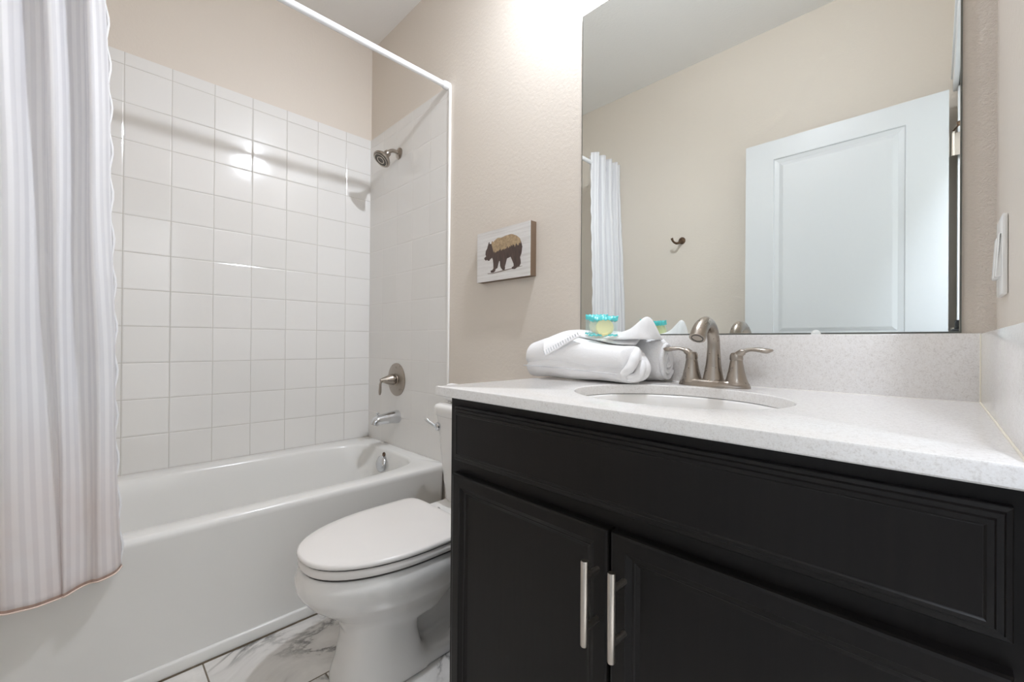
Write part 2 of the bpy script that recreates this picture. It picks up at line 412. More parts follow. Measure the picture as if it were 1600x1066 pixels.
# ------------------------------------------------------------------ shower fittings
def shower_head():
    t = empty('wall_shower', (0.33, -0.008, 1.963), 'brushed nickel shower head on a bent arm high on the tiled wall', 'shower head')
    bm = bmesh.new(); lathe(bm, [(0, 0.030), (0.004, 0.030), (0.009, 0.024), (0.012, 0.012)], (0.33, -0.0085, 1.963), (0, -1, 0), 32)
    finish('wall_flange', bm, 'brushed_nickel', t)
    p = spline([(0.33, -0.010, 1.963), (0.33, -0.035, 1.967), (0.33, -0.056, 1.962), (0.33, -0.078, 1.945)], 8)
    bm = bmesh.new(); tube(bm, p, 0.0095, 16); finish('arm', bm, 'brushed_nickel', t)
    d = Vector((0.0, -0.62, -0.78)).normalized(); o = Vector((0.33, -0.070, 1.951))
    bm = bmesh.new()
    lathe(bm, [(0, 0.010), (0.004, 0.016), (0.016, 0.018), (0.022, 0.016), (0.030, 0.023), (0.042, 0.034), (0.052, 0.043), (0.058, 0.046), (0.064, 0.046), (0.067, 0.043), (0.0665, 0.039)], o, d, 40)
    b = finish('spray_body', bm, 'brushed_nickel', t)
    bm = bmesh.new(); lathe(bm, [(0.0662, 0.039), (0.069, 0.038), (0.0695, 0.031), (0.068, 0.0305), (0.068, 0.001)], o, d, 40); f = finish('spray_face', bm, 'nozzle_rubber', t)
    bm = bmesh.new()
    for rr in (0.0345, 0.018):
        seg = 40; a = d.cross(Vector((1, 0, 0))).normalized(); bb = d.cross(a)
        tube(bm, [o + d * 0.0695 + (a * math.cos(2 * PI * k / seg) + bb * math.sin(2 * PI * k / seg)) * rr for k in range(seg + 1)], 0.0017 if rr > 0.02 else 0.0026, 8)
    finish('spray_ring', bm, 'satin_steel', t)
    return t
shower_head()
def shower_valve():
    t = empty('shower_valve', (0.322, -0.008, 0.780), 'round brushed nickel shower valve with a drooping lever above the tub spout', 'shower valve')
    o = (0.322, -0.0085, 0.780)
    bm = bmesh.new(); lathe(bm, [(0, 0.086), (0.003, 0.086), (0.006, 0.080), (0.009, 0.055), (0.012, 0.040), (0.012, 0.034)], o, (0, -1, 0), 56)
    finish('escutcheon', bm, 'brushed_nickel', t)
    bm = bmesh.new(); lathe(bm, [(0.010, 0.034), (0.016, 0.033), (0.018, 0.026), (0.026, 0.026)], o, (0, -1, 0), 36); finish('collar', bm, 'brushed_nickel', t)
    bm = bmesh.new(); lathe(bm, [(0.022, 0.029), (0.026, 0.0305), (0.034, 0.029), (0.060, 0.019), (0.080, 0.0115), (0.090, 0.008)], (0.322, -0.0085, 0.782), (-0.05, -1, -0.02), 32)
    h = finish('handle', bm, 'brushed_nickel', t)
    p = spline([(0.320, -0.070, 0.781, 0.009), (0.319, -0.088, 0.780, 0.0085), (0.318, -0.097, 0.766, 0.0075), (0.318, -0.099, 0.745, 0.0085), (0.318, -0.100, 0.722, 0.0095), (0.318, -0.1015, 0.706, 0.006)], 8)
    bm = bmesh.new(); tube(bm, [q[:3] for q in p], [q[3] for q in p], 16, flat=[(1.0, 0.7)] * len(p)); finish('lever', bm, 'brushed_nickel', h)
    return t
shower_valve()
def tub_spout():
    t = empty('tub_spout', (0.335, -0.008, 0.582), 'chrome tub spout with a diverter knob over the bathtub end', 'tub spout')
    p = spline([(0.335, -0.0085, 0.588, 0.034), (0.335, -0.016, 0.588, 0.034), (0.335, -0.05, 0.587, 0.030), (0.335, -0.095, 0.584, 0.0255), (0.335, -0.120, 0.580, 0.0235), (0.335, -0.132, 0.572, 0.0215), (0.335, -0.136, 0.560, 0.0205)], 6)
    bm = bmesh.new(); tube(bm, [q[:3] for q in p], [q[3] for q in p], 28); finish('body', bm, 'chrome', t)
    bm = bmesh.new(); lathe(bm, [(0, 0.017), (0.0012, 0.015), (0.0012, 0.001)], (0.335, -0.136, 0.560), (0, -0.3, -1), 20); finish('outlet', bm, 'dark_hole', t)
    bm = bmesh.new(); lathe(bm, [(0, 0.003), (0.010, 0.003), (0.013, 0.0075), (0.018, 0.0085), (0.020, 0.005), (0.020, 0.001)], (0.335, -0.120, 0.601), (0, 0, 1), 20); finish('diverter_knob', bm, 'chrome', t)
tub_spout()

# ------------------------------------------------------------------ curtain rod and curtain
RX, RZ = 0.750, 2.138
def rod():
    t = empty('shower_curtain_rod', (RX, -0.72, RZ), 'white shower curtain rod spanning the tub alcove', 'curtain rod')
    bm = bmesh.new(); tube(bm, [(RX, -DEEP + 0.012, RZ), (RX, -0.02, RZ)], 0.0125, 24); finish('pole', bm, 'rod_enamel', t)
    for y, d in ((-0.001, -1), (-DEEP + 0.001, 1)):
        bm = bmesh.new(); lathe(bm, [(0, 0.0175), (0.012, 0.0180), (0.030, 0.0165), (0.034, 0.0125)], (RX, y, RZ), (0, d, 0), 28); finish('end_cap', bm, 'rod_enamel', t)
rod()
def curtain():
    t = empty('shower_curtain', (0.80, -1.26, RZ), 'sheer white striped shower curtain bunched at the left end of the rod', 'curtain')
    bm = bmesh.new(); uvl = bm.loops.layers.uv.new('UVMap')
    # fold crests (y, x-offset) from the shower opening edge towards the far end; top and bottom profiles
    top = [(-1.128, 0.000), (-1.148, 0.030), (-1.166, 0.036), (-1.171, -0.034), (-1.192, -0.040), (-1.214, 0.034), (-1.240, 0.040), (-1.247, -0.034), (-1.270, -0.038), (-1.292, 0.036), (-1.314, 0.040),
           (-1.320, -0.034), (-1.345, -0.036), (-1.362, 0.034), (-1.382, 0.040), (-1.389, -0.032), (-1.405, -0.020), (-1.418, 0.030), (-1.428, 0.034)]
    bot = [(-1.082, 0.030), (-1.092, 0.062), (-1.120, 0.074), (-1.138, 0.058), (-1.160, 0.056), (-1.182, 0.072), (-1.186, 0.060), (-1.188, 0.066), (-1.220, 0.084), (-1.250, 0.094), (-1.282, 0.092),
           (-1.290, 0.060), (-1.318, 0.052), (-1.345, 0.082), (-1.370, 0.090), (-1.378, 0.060), (-1.400, 0.056), (-1.418, 0.084), (-1.430, 0.086)]
    ts = spline([(a, b) for a, b in top], 7); bs = spline([(a, b) for a, b in bot], 7)
    NU = len(ts); NV = 90; ZT, ZB = 2.200, 0.362
    grid = []
    for j in range(NV + 1):
        v = j / NV; z = ZT + (ZB - ZT) * v; row = []
        k = v ** 1.15
        for i in range(NU):
            (ya, xa), (yb, xb) = ts[i], bs[i]
            y = ya + (yb - ya) * k
            amp = 1.0 - 0.45 * math.sin(PI * min(1, v * 1.1)) * 0.6
            x = RX + xa * (1 - k) * amp + xb * k + 0.022 * math.sin(PI * v) ** 2
            x += 0.005 * noise.noise(Vector((y * 9, z * 2.0, 3))) + 0.0025 * noise.noise(Vector((y * 40, z * 6, 8)))
            y += 0.006 * noise.noise(Vector((x * 9, z * 2.2, i * 0.05)))
            zz = z + (0.010 * math.cos(i / NU * 9.0) - 0.006 * (i / NU)) * v
            if abs(z - 1.78) < 0.012: x += 0.002
            row.append(bm.verts.new((x, min(max(y, -1.436), -1.0), zz)))
        grid.append(row)
    for j in range(NV):
        for i in range(NU - 1):
            f = bm.faces.new((grid[j][i], grid[j][i + 1], grid[j + 1][i + 1], grid[j + 1][i]))
            for lp, (a, b) in zip(f.loops, ((i, j), (i + 1, j), (i + 1, j + 1), (i, j + 1))): lp[uvl].uv = (a / (NU - 1), 1 - b / NV)
    o = finish('cloth', bm, 'curtain_cloth', t, angle=120)
    md = o.modifiers.new('thick', 'SOLIDIFY'); md.thickness = 0.0012
    return t, ts, bs
ct, ts_, bs_ = curtain()
def hems():
    cloth = [c for c in ct.children if c.name.startswith('cloth')][0]
    vs = [v.co for v in cloth.data.vertices]; zmin = {}
    NU = len(ts_)
    n = len(vs); rows = n // NU
    bottom = [vs[(rows - 1) * NU + i].copy() for i in range(NU)]
    side = [vs[r * NU].copy() for r in range(rows)]
    bm = bmesh.new(); tube(bm, bottom, 0.0019, 8); finish('bottom_hem', bm, 'hem_thread', ct)
    bm = bmesh.new(); tube(bm, [p + Vector((0.001, 0.0035 * math.sin(i * 1.1), 0)) for i, p in enumerate(side)], 0.0026, 8); finish('side_hem', bm, 'hem_side', ct)
    # grommets where the cloth crosses the rod
    last = None
    for i in range(len(ts_) - 1):
        if ts_[i][1] * ts_[i + 1][1] < 0 and (last is None or i - last > 4):
            last = i; y = (ts_[i][0] + ts_[i + 1][0]) / 2
            bm = bmesh.new(); seg = 24
            tube(bm, [(RX + math.cos(2 * PI * k / seg) * 0.019, y, RZ - 0.004 + math.sin(2 * PI * k / seg) * 0.019) for k in range(seg + 1)], 0.0028, 8)
            finish('ring', bm, 'rod_enamel', ct)
hems()

# ------------------------------------------------------------------ toilet
TX = 1.130
def toilet():
    t = empty('toilet', (TX, -0.45, 0), 'white elongated toilet with closed lid between bathtub and vanity', 'toilet')
    # bowl + pedestal + trapway + foot as one china body
    bm = bmesh.new()
    prof = [(0.362, 0.172, -0.736, -0.270), (0.352, 0.179, -0.747, -0.262), (0.330, 0.185, -0.756, -0.255), (0.300, 0.182, -0.751, -0.25), (0.260, 0.165, -0.722, -0.25), (0.228, 0.142, -0.682, -0.26),
            (0.200, 0.122, -0.650, -0.28), (0.180, 0.110, -0.640, -0.30), (0.160, 0.102, -0.632, -0.33)]
    rings(bm, [egg(TX, -0.44, hw, -(f + 0.44), b + 0.44, z, 56, 2.15, 2.6) for z, hw, f, b in prof][::-1])
    ped = [(0.20, 0.100, -0.624, -0.42), (0.12, 0.102, -0.630, -0.425), (0.06, 0.107, -0.642, -0.41), (0.02, 0.114, -0.657, -0.36), (0.0, 0.116, -0.660, -0.35)]
    rings(bm, [egg(TX, -0.50, hw, -(f + 0.50), b + 0.50, z, 48, 2.6, 3.5) for z, hw, f, b in ped][::-1])
    # trapway: hump behind the column, and core
    for sx in (-0.028, 0.028):
        pts = spline([(TX + sx, -0.47, 0.175), (TX + sx * 1.3, -0.38, 0.215), (TX + sx * 1.3, -0.29, 0.265), (TX + sx * 1.2, -0.20, 0.270), (TX + sx, -0.13, 0.20), (TX + sx, -0.11, 0.08), (TX + sx, -0.12, 0.0)], 6)
        tube(bm, pts, 0.058, 20)
    box(bm, TX - 0.022, TX + 0.022, -0.45, -0.12, 0.0, 0.26)
    rings(bm, [egg(TX, -0.32, 0.108, 0.26, 0.22, 0.0, 40, 3, 3), egg(TX, -0.32, 0.107, 0.26, 0.22, 0.028, 40, 3, 3), egg(TX, -0.32, 0.088, 0.24, 0.20, 0.042, 40, 3, 3)])
    # rear deck that carries the tank
    rings(bm, [egg(TX, -0.19, 0.105, 0.16, 0.155, 0.29, 40, 3, 4), egg(TX, -0.19, 0.150, 0.16, 0.165, 0.335, 40, 3, 5), egg(TX, -0.19, 0.166, 0.16, 0.168, 0.362, 40, 3, 5), egg(TX, -0.19, 0.160, 0.16, 0.165, 0.372, 40, 3, 5)])
    o = finish('bowl', bm, 'porcelain', t)
    r = o.modifiers.new('blend', 'REMESH'); r.mode = 'VOXEL'; r.voxel_size = 0.0065; r.use_smooth_shade = True
    sm = o.modifiers.new('soft', 'SMOOTH'); sm.iterations = 9; sm.factor = 0.6
    # seat ring, lid with thin dark seams between
    def slab(name, hw, f, b, z0, z1, mat, r=0.006, dome=0.0, grow=0.0):
        bm = bmesh.new(); cy = -0.44; E = (2.2, 7.5)
        rr = [egg(TX, cy, hw - r, f - r, b - r, z0, 72, *E), egg(TX, cy, hw - r * 0.3, f - r * 0.3, b - r * 0.3, z0 + r * 0.35, 72, *E), egg(TX, cy, hw, f, b, z0 + r, 72, *E),
              egg(TX, cy, hw, f, b, z1 - r, 72, *E), egg(TX, cy, hw - r * 0.3, f - r * 0.3, b - r * 0.3, z1 - r * 0.3, 72, *E), egg(TX, cy, hw - r, f - r, b - r, z1, 72, *E)]
        if dome: rr += [egg(TX, cy, hw * q, f * q, b * q, z1 + dome * (1 - q * q) + 0.0004, 72, *E) for q in (0.85, 0.6, 0.3, 0.05)]
        rings(bm, rr); return finish(name, bm, mat, t, angle=60)
    slab('seat', 0.184, 0.306, 0.150, 0.3655, 0.388, 'seat_plastic', 0.007)
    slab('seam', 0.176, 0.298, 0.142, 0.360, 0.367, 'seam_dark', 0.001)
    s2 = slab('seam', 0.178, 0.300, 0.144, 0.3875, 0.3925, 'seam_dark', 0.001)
    slab('lid', 0.186, 0.308, 0.153, 0.3915, 0.407, 'seat_plastic', 0.0065, dome=0.006)
    for sx in (-0.075, 0.075):
        bm = bmesh.new(); tube(bm, [(TX + sx - 0.022, -0.272, 0.386), (TX + sx + 0.022, -0.272, 0.386)], 0.010, 16); finish('hinge', bm, 'seat_plastic', t)
    # tank
    def rrect(hw, y0, y1, z, e=9): return superell(TX, (y0 + y1) / 2, hw, (y1 - y0) / 2, z, e, 72)
    bm = bmesh.new(); rings(bm, [rrect(0.140, -0.178, -0.020, 0.372), rrect(0.146, -0.183, -0.016, 0.385), rrect(0.158, -0.188, -0.015, 0.46), rrect(0.186, -0.197, -0.014, 0.66), rrect(0.190, -0.199, -0.013, 0.695)])
    tk = finish('tank', bm, 'porcelain', t, angle=60)
    bm = bmesh.new(); rings(bm, [rrect(0.190, -0.202, -0.012, 0.6955), rrect(0.197, -0.208, -0.010, 0.699), rrect(0.198, -0.209, -0.010, 0.728), rrect(0.194, -0.204, -0.013, 0.738), rrect(0.182, -0.192, -0.022, 0.742)])
    finish('tank_lid', bm, 'porcelain', t, angle=60)
    bm = bmesh.new(); lathe(bm, [(0, 0.016), (0.004, 0.0165), (0.010, 0.014), (0.013, 0.006)], (0.968, -0.196, 0.655), (0, -1, 0), 24)
    lv = finish('flush_lever', bm, 'chrome', t)
    p = spline([(0.968, -0.206, 0.655, 0.0065), (0.962, -0.214, 0.662, 0.006), (0.950, -0.224, 0.672, 0.006), (0.941, -0.230, 0.680, 0.0075), (0.935, -0.234, 0.685, 0.005)], 6)
    bm = bmesh.new(); tube(bm, [q[:3] for q in p], [q[3] for q in p], 14, flat=[(0.7, 1)] * len(p)); finish('arm', bm, 'chrome', lv)
    # bolt cap on the foot
    bm = bmesh.new(); lathe(bm, [(0, 0.016), (0.010, 0.015), (0.016, 0.010), (0.018, 0.002)], (TX + 0.075, -0.30, 0.034), (0.15, 0, 1), 20); finish('bolt_cap', bm, 'porcelain', t)
toilet()
def spare_roll():
    bm = bmesh.new(); x0, x1, y, z = 0.952, 1.08, -0.140, 0.7805
    P = [(0.0, 0.012), (0.001, 0.024), (0.006, 0.032), (0.016, 0.0360), (0.112, 0.0360), (0.122, 0.032), (0.127, 0.024), (0.128, 0.012)]
    lathe(bm, P, (x0, y, z), (1, 0, 0), 36)
    for v in bm.verts: v.co += Vector((0, 0, 0)) + Vector((1, 1, 1)) * 0.0015 * noise.noise(v.co * 40)
    o = finish('rolled_washcloth', bm, 'terry_fluffy'); tag(o, 'small white rolled washcloth on the toilet tank lid under the counter edge', 'washcloth')
spare_roll()

# ------------------------------------------------------------------ vanity
VX0, VX1, VY = 1.531, WALLR - 0.001, -0.555
def panel_front(name, x0, x1, z0, z1, y, th, steps, parent):
    """front facing -y; steps: (inset, depth back from the front face)"""
    bm = bmesh.new()
    def ring(i, d): return [Vector((x0 + i, y + d, z0 + i)), Vector((x1 - i, y + d, z0 + i)), Vector((x1 - i, y + d, z1 - i)), Vector((x0 + i, y + d, z1 - i))]
    rings(bm, [ring(0, th)] + [ring(i, d) for i, d in steps])
    return finish(name, bm, 'espresso_wood', parent, angle=12)
def vanity():
    t = empty('vanity_cabinet', (1.96, -0.28, 0), 'black-brown bathroom vanity cabinet with two doors below the white counter', 'cabinet')
    bm = bmesh.new()
    box(bm, VX0, VX0 + 0.018, VY + 0.018, -0.002, 0.0, 0.855)
    box(bm, VX1 - 0.018, VX1, VY + 0.018, -0.002, 0.0, 0.855)
    box(bm, VX0 + 0.018, VX1 - 0.018, -0.010, -0.002, 0.10, 0.855)
    box(bm, VX0 + 0.018, VX1 - 0.018, VY + 0.018, -0.010, 0.10, 0.118)
    box(bm, VX0 + 0.018, VX1 - 0.018, VY + 0.06, VY + 0.078, 0.0, 0.10)
    finish('carcass', bm, 'espresso_wood', t, smooth=False)
    bm = bmesh.new()
    box(bm, VX0, VX0 + 0.040, VY, VY + 0.018, 0.0, 0.855); box(bm, VX1 - 0.040, VX1, VY, VY + 0.018, 0.0, 0.855)
    box(bm, VX0 + 0.040, VX1 - 0.040, VY, VY + 0.018, 0.822, 0.855); box(bm, VX0 + 0.040, VX1 - 0.040, VY, VY + 0.018, 0.672, 0.735)
    box(bm, VX0 + 0.040, VX1 - 0.040, VY, VY + 0.018, 0.10, 0.135); box(bm, 1.945, 1.977, VY, VY + 0.018, 0.135, 0.672)
    finish('face_frame', bm, 'espresso_wood', t, smooth=False)
    st = [(0.0, 0.010), (0.0008, 0.0090), (0.0045, 0.0080), (0.0060, 0.0045), (0.0105, 0.0036), (0.0120, 0.0006), (0.0165, 0.0), (0.0178, 0.0012), (0.0186, 0.0016), (0.0192, 0.0014)]
    panel_front('false_drawer', 1.557, 2.365, 0.717, 0.837, -0.575, 0.0195, st, t)
    sd = [(0.0, 0.005), (0.0015, 0.0015), (0.005, 0.0), (0.0255, 0.0), (0.0268, 0.0022), (0.0345, 0.0062), (0.0375, 0.0066), (0.0390, 0.0088), (0.0450, 0.0112), (0.0470, 0.0114)]
    d1 = panel_front('door', 1.559, 1.9585, 0.118, 0.690, -0.575, 0.0195, sd, t)
    d2 = panel_front('door', 1.9625, 2.365, 0.118, 0.690, -0.575, 0.0195, sd, t)
    for d, x in ((d1, 1.9405), (d2, 1.9875)):
        bm = bmesh.new(); tube(bm, [(x, -0.610, 0.520), (x, -0.610, 0.5215), (x, -0.610, 0.6475), (x, -0.610, 0.649)], [0.0052, 0.006, 0.006, 0.0052], 20)
        for z in (0.6235, 0.5455): tube(bm, [(x, -0.5745, z), (x, -0.608, z)], 0.0046, 14)
        finish('handle', bm, 'satin_steel', d)
vanity()

CT, CB = 0.878, 0.856
SX, SY, SA, SB = 1.942, -0.312, 0.206, 0.176
def counter():
    t = empty('countertop', (1.95, -0.29, CB), 'white speckled quartz countertop with oval undermount sink', 'countertop')
    x0, x1, y0, y1 = 1.501, WALLR - 0.0005, -0.580, -0.0005
    n = 96; bm = bmesh.new()
    def rect(i, z):
        out = []
        for k in range(n):
            th = 2 * PI * k / n; c, s = math.cos(th), math.sin(th)
            X0, X1, Y0, Y1 = x0 + i, x1, y0 + i, y1
            tx = ((X1 - SX) / c if c > 0 else (X0 - SX) / c) if abs(c) > 1e-9 else 1e9
            ty = ((Y1 - SY) / s if s > 0 else (Y0 - SY) / s) if abs(s) > 1e-9 else 1e9
            q = min(tx, ty); out.append(Vector((SX + c * q, SY + s * q, z)))
        # snap nearest samples to corners
        for (cx, cy) in ((X0, Y0), (X1, Y0), (X1, Y1), (X0, Y1)):
            j = min(range(n), key=lambda k: (out[k].x - cx) ** 2 + (out[k].y - cy) ** 2); out[j] = Vector((cx, cy, z))
        return out
    def ell(g, z): return [Vector((SX + (SA + g) * math.cos(2 * PI * k / n), SY + (SB + g) * math.sin(2 * PI * k / n), z)) for k in range(n)]
    rings(bm, [ell(0, CB), rect(0.002, CB), rect(0, CB + 0.002), rect(0, CT - 0.003), rect(0.001, CT - 0.001), rect(0.003, CT), ell(0.0025, CT), ell(0.0005, CT - 0.0012), ell(0, CT - 0.003)], True, False, False, loop=True)
    finish('slab', bm, 'quartz', t, angle=30)
    # sink bowl
    bm = bmesh.new(); sh = [(1.06, CB - 0.001), (0.985, CB - 0.0015), (0.965, CB - 0.006), (0.95, CB - 0.02), (0.91, CB - 0.06), (0.82, CB - 0.10), (0.64, CB - 0.128), (0.40, CB - 0.140), (0.12, CB - 0.145)]
    inn = [[Vector((SX + SA * q * math.cos(2 * PI * k / n), SY + SB * q * math.sin(2 * PI * k / n), z)) for k in range(n)] for q, z in sh]
    out = [[Vector((SX + (SA * q + 0.008) * math.cos(2 * PI * k / n), SY + (SB * q + 0.008) * math.sin(2 * PI * k / n), z - 0.008)) for k in range(n)] for q, z in sh[::-1]]
    rings(bm, out + inn[::-1][::-1], True, False, False)
    o = finish('sink_bowl', bm, 'porcelain', t, angle=70)
    bm = bmesh.new(); lathe(bm, [(0, 0.030), (0.003, 0.030), (0.004, 0.022), (0.002, 0.020), (0.006, 0.016), (0.008, 0.004)], (SX, SY, CB - 0.146), (0, 0, 1), 32); finish('drain', bm, 'chrome', o)
    bm = bmesh.new(); box(bm, x0 + 0.001, x1, -0.020, -0.0005, CT, 1.0025, bev=0.0015); finish('backsplash', bm, 'quartz', t)
    bm = bmesh.new(); box(bm, 2.3725, x1, -0.579, -0.0205, CT, 1.0025, bev=0.0015); finish('side_splash', bm, 'quartz', t)
    bm = bmesh.new(); tube(bm, [(2.3722, -0.578, CT + 0.0005), (2.3722, -0.0205, CT + 0.0005)], 0.0016, 8); tube(bm, [(2.372, -0.0205, CT + 0.0005), (2.372, -0.0205, 1.002)], 0.0012, 8)
    o = finish('caulk_line', bm, 'caulk', t)
    bm = bmesh.new(); tube(bm, [(x0 + 0.002, -0.0203, CT + 0.0002), (2.372, -0.0203, CT + 0.0002)], 0.0010, 8); finish('caulk_line', bm, 'caulk_white', t)
counter()

# ------------------------------------------------------------------ faucet
def faucet():
    fx, fy = 1.9375, -0.082
    t = empty('faucet', (fx, fy, CT), 'brushed nickel two-handle sink faucet with arched spout', 'faucet')
    bm = bmesh.new()
    def base(hx, hy, z, e=2.6): return superell(fx, fy, hx, hy, z, e, 56)
    rings(bm, [base(0.081, 0.031, CT), base(0.081, 0.031, CT + 0.004), base(0.076, 0.027, CT + 0.011), base(0.073, 0.0245, CT + 0.0145), base(0.068, 0.020, CT + 0.016)])
    finish('base_plate', bm, 'brushed_nickel', t, angle=50)
    p = spline([(fx, fy, CT + 0.010, 0.027), (fx, fy, CT + 0.022, 0.0225), (fx, fy + 0.001, CT + 0.050, 0.0175), (fx, fy + 0.002, CT + 0.085, 0.0148), (fx, fy + 0.000, CT + 0.112, 0.0140), (fx, fy - 0.014, CT + 0.137, 0.0142),
                (fx, fy - 0.040, CT + 0.150, 0.0150), (fx, fy - 0.066, CT + 0.145, 0.0160), (fx, fy - 0.086, CT + 0.130, 0.0170), (fx, fy - 0.098, CT + 0.114, 0.0175)], 7)
    bm = bmesh.new(); tube(bm, [q[:3] for q in p], [q[3] for q in p], 28); sp = finish('spout', bm, 'brushed_nickel', t)
    bm = bmesh.new(); d = Vector((0, -0.58, -0.81)); lathe(bm, [(-0.002, 0.0135), (0.001, 0.0135), (0.001, 0.011), (-0.001, 0.0105), (-0.001, 0.001)], Vector(p[-1][:3]), d, 24); finish('aerator', bm, 'nozzle_rubber', sp)
    for s in (-1, 1):
        hx = fx + s * 0.0515
        bm = bmesh.new(); lathe(bm, [(0.008, 0.0285), (0.014, 0.0245), (0.022, 0.0215), (0.040, 0.0170), (0.058, 0.0140), (0.064, 0.0132)], (hx, fy, CT), (0, 0, 1), 32)
        v = finish('valve_body', bm, 'brushed_nickel', t)
        bm = bmesh.new(); lathe(bm, [(0.0645, 0.0138), (0.066, 0.0142), (0.076, 0.0138), (0.081, 0.011), (0.083, 0.004)], (hx, fy, CT), (0, 0, 1), 28)
        q = spline([(hx, fy, CT + 0.073, 0.0105), (hx + s * 0.012, fy, CT + 0.083, 0.0090), (hx + s * 0.028, fy, CT + 0.089, 0.0070), (hx + s * 0.046, fy - 0.001, CT + 0.089, 0.0085), (hx + s * 0.062, fy - 0.002, CT + 0.0870, 0.0095), (hx + s * 0.074, fy - 0.003, CT + 0.0885, 0.0040)], 7)
        tube(bm, [a[:3] for a in q], [a[3] for a in q], 20, flat=[(1.25, 0.62 if i > 8 else 0.9) for i in range(len(q))])
        finish('handle', bm, 'brushed_nickel', v)
    bm = bmesh.new(); lathe(bm, [(0.0, 0.0022), (0.058, 0.0022), (0.060, 0.005), (0.066, 0.0055), (0.069, 0.002)], (fx, fy + 0.022, CT + 0.012), (0, 0, 1), 16); finish('lift_rod', bm, 'brushed_nickel', t)
faucet()

# ------------------------------------------------------------------ mirror
def mirror():
    t = empty('wall_mirror', (1.92, 0, 1.003), 'large frameless wall mirror above the sink reflecting the open door', 'mirror')
    x0, x1, z0, z1 = 1.492, 2.3488, 1.0035, 2.052
    bm = bmesh.new(); box(bm, x0, x1, -0.0062, -0.0012, z0, z1); finish('backing', bm, 'mirror_edge', t, smooth=False)
    bm = bmesh.new(); e = 0.0012
    rings(bm, [[Vector((x0 + i, y, z0 + i)), Vector((x1 - i, y, z0 + i)), Vector((x1 - i, y, z1 - i)), Vector((x0 + i, y, z1 - i))] for i, y in ((0.0022, -0.0062), (0.0030, -0.0072))], True, False, True)
    finish('glass', bm, 'mirror_glass', t, smooth=False)
    bm = bmesh.new(); lathe(bm, [(0.0, 0.009), (0.003, 0.009), (0.0045, 0.006), (0.0045, 0.001)], (2.1285, -0.0075, 1.0035), (0, -1, 0), 24)
    finish('clip', bm, 'clear_clip', t)
mirror()

# ------------------------------------------------------------------ bear picture
BEAR = [(1.070, 1.378), (1.069, 1.386), (1.064, 1.384), (1.060, 1.374), (1.055, 1.362), (1.047, 1.353), (1.045, 1.34), (1.049, 1.331), (1.039, 1.327), (1.039, 1.321), (1.048, 1.314), (1.055, 1.317), (1.059, 1.313), (1.069, 1.311), (1.075, 1.317), (1.085, 1.321), (1.089, 1.313), (1.092, 1.297), (1.093, 1.279), (1.087, 1.273), (1.077, 1.271), (1.078, 1.263), (1.093, 1.262), (1.103, 1.266), (1.106, 1.274), (1.116, 1.277), (1.121, 1.291), (1.126, 1.304), (1.13, 1.301), (1.131, 1.284), (1.136, 1.275), (1.145, 1.266), (1.156, 1.265), (1.159, 1.272), (1.158, 1.278), (1.163, 1.29), (1.169, 1.307), (1.181, 1.309), (1.188, 1.311), (1.195, 1.299), (1.204, 1.283), (1.205, 1.274), (1.194, 1.27), (1.196, 1.264), (1.211, 1.262), (1.22, 1.265), (1.223, 1.269), (1.235, 1.27), (1.242, 1.28), (1.241, 1.29), (1.238, 1.303), (1.245, 1.316), (1.249, 1.34), (1.244, 1.355), (1.236, 1.373), (1.218, 1.386), (1.201, 1.393), (1.191, 1.396), (1.18, 1.396), (1.159, 1.395), (1.137, 1.391), (1.118, 1.394), (1.103, 1.389), (1.090, 1.381), (1.087, 1.386), (1.082, 1.385), (1.080, 1.377), (1.074, 1.377)]
def picture():
    t = empty('bear_picture', (1.14, 0, 1.22), 'small pale wooden wall picture with a walking bear silhouette', 'picture')
    bm = bmesh.new(); box(bm, 0.9945, 1.289, -0.0300, -0.0005, 1.2205, 1.4185); finish('block', bm, 'art_side', t, smooth=False)
    bm = bmesh.new(); box(bm, 0.9945, 1.289, -0.0308, -0.0300, 1.2205, 1.4185); finish('printed_face', bm, 'art_panel', t, smooth=False)
    bm = bmesh.new(); vs = [bm.verts.new((x, -0.0312, z - 0.010)) for x, z in BEAR]
    for tri in geometry.tessellate_polygon([[Vector((x, z, 0)) for x, z in BEAR]]): bm.faces.new([vs[k] for k in tri])
    finish('bear_silhouette', bm, 'bear_print', t, smooth=False)
    bm = bmesh.new(); vs = [bm.verts.new(p) for p in ((1.058, -0.03105, 1.2525), (1.085, -0.03105, 1.2505), (1.15, -0.03105, 1.2555), (1.245, -0.03105, 1.2600), (1.252, -0.03105, 1.2585), (1.15, -0.03105, 1.2515), (1.09, -0.03105, 1.2475), (1.06, -0.03105, 1.2495))]
    f = bm.faces.new(vs); bmesh.ops.triangulate(bm, faces=[f]); finish('ground_line', bm, 'art_line', t, smooth=False)
picture()

# ------------------------------------------------------------------ switch
def switch():
    t = empty('light_switch', (WALLR, -0.133, 1.12), 'white double light switch plate on the right wall beside the mirror', 'light switch')
    bm = bmesh.new(); box(bm, WALLR - 0.0065, WALLR - 0.0002, -0.176, -0.095, 1.058, 1.180, bev=0.0025); finish('plate', bm, 'switch_plastic', t)
    for y in (-0.155, -0.117):
        bm = bmesh.new(); box(bm, WALLR - 0.0125, WALLR - 0.0060, y - 0.0155, y + 0.0155, 1.086, 1.152, bev=0.002)
        for v in bm.verts:
            if v.co.x < WALLR - 0.009: v.co.x += 0.0035 * max(0.0, (v.co.z - 1.119) / 0.033)
        finish('rocker', bm, 'switch_plastic', t)
switch()

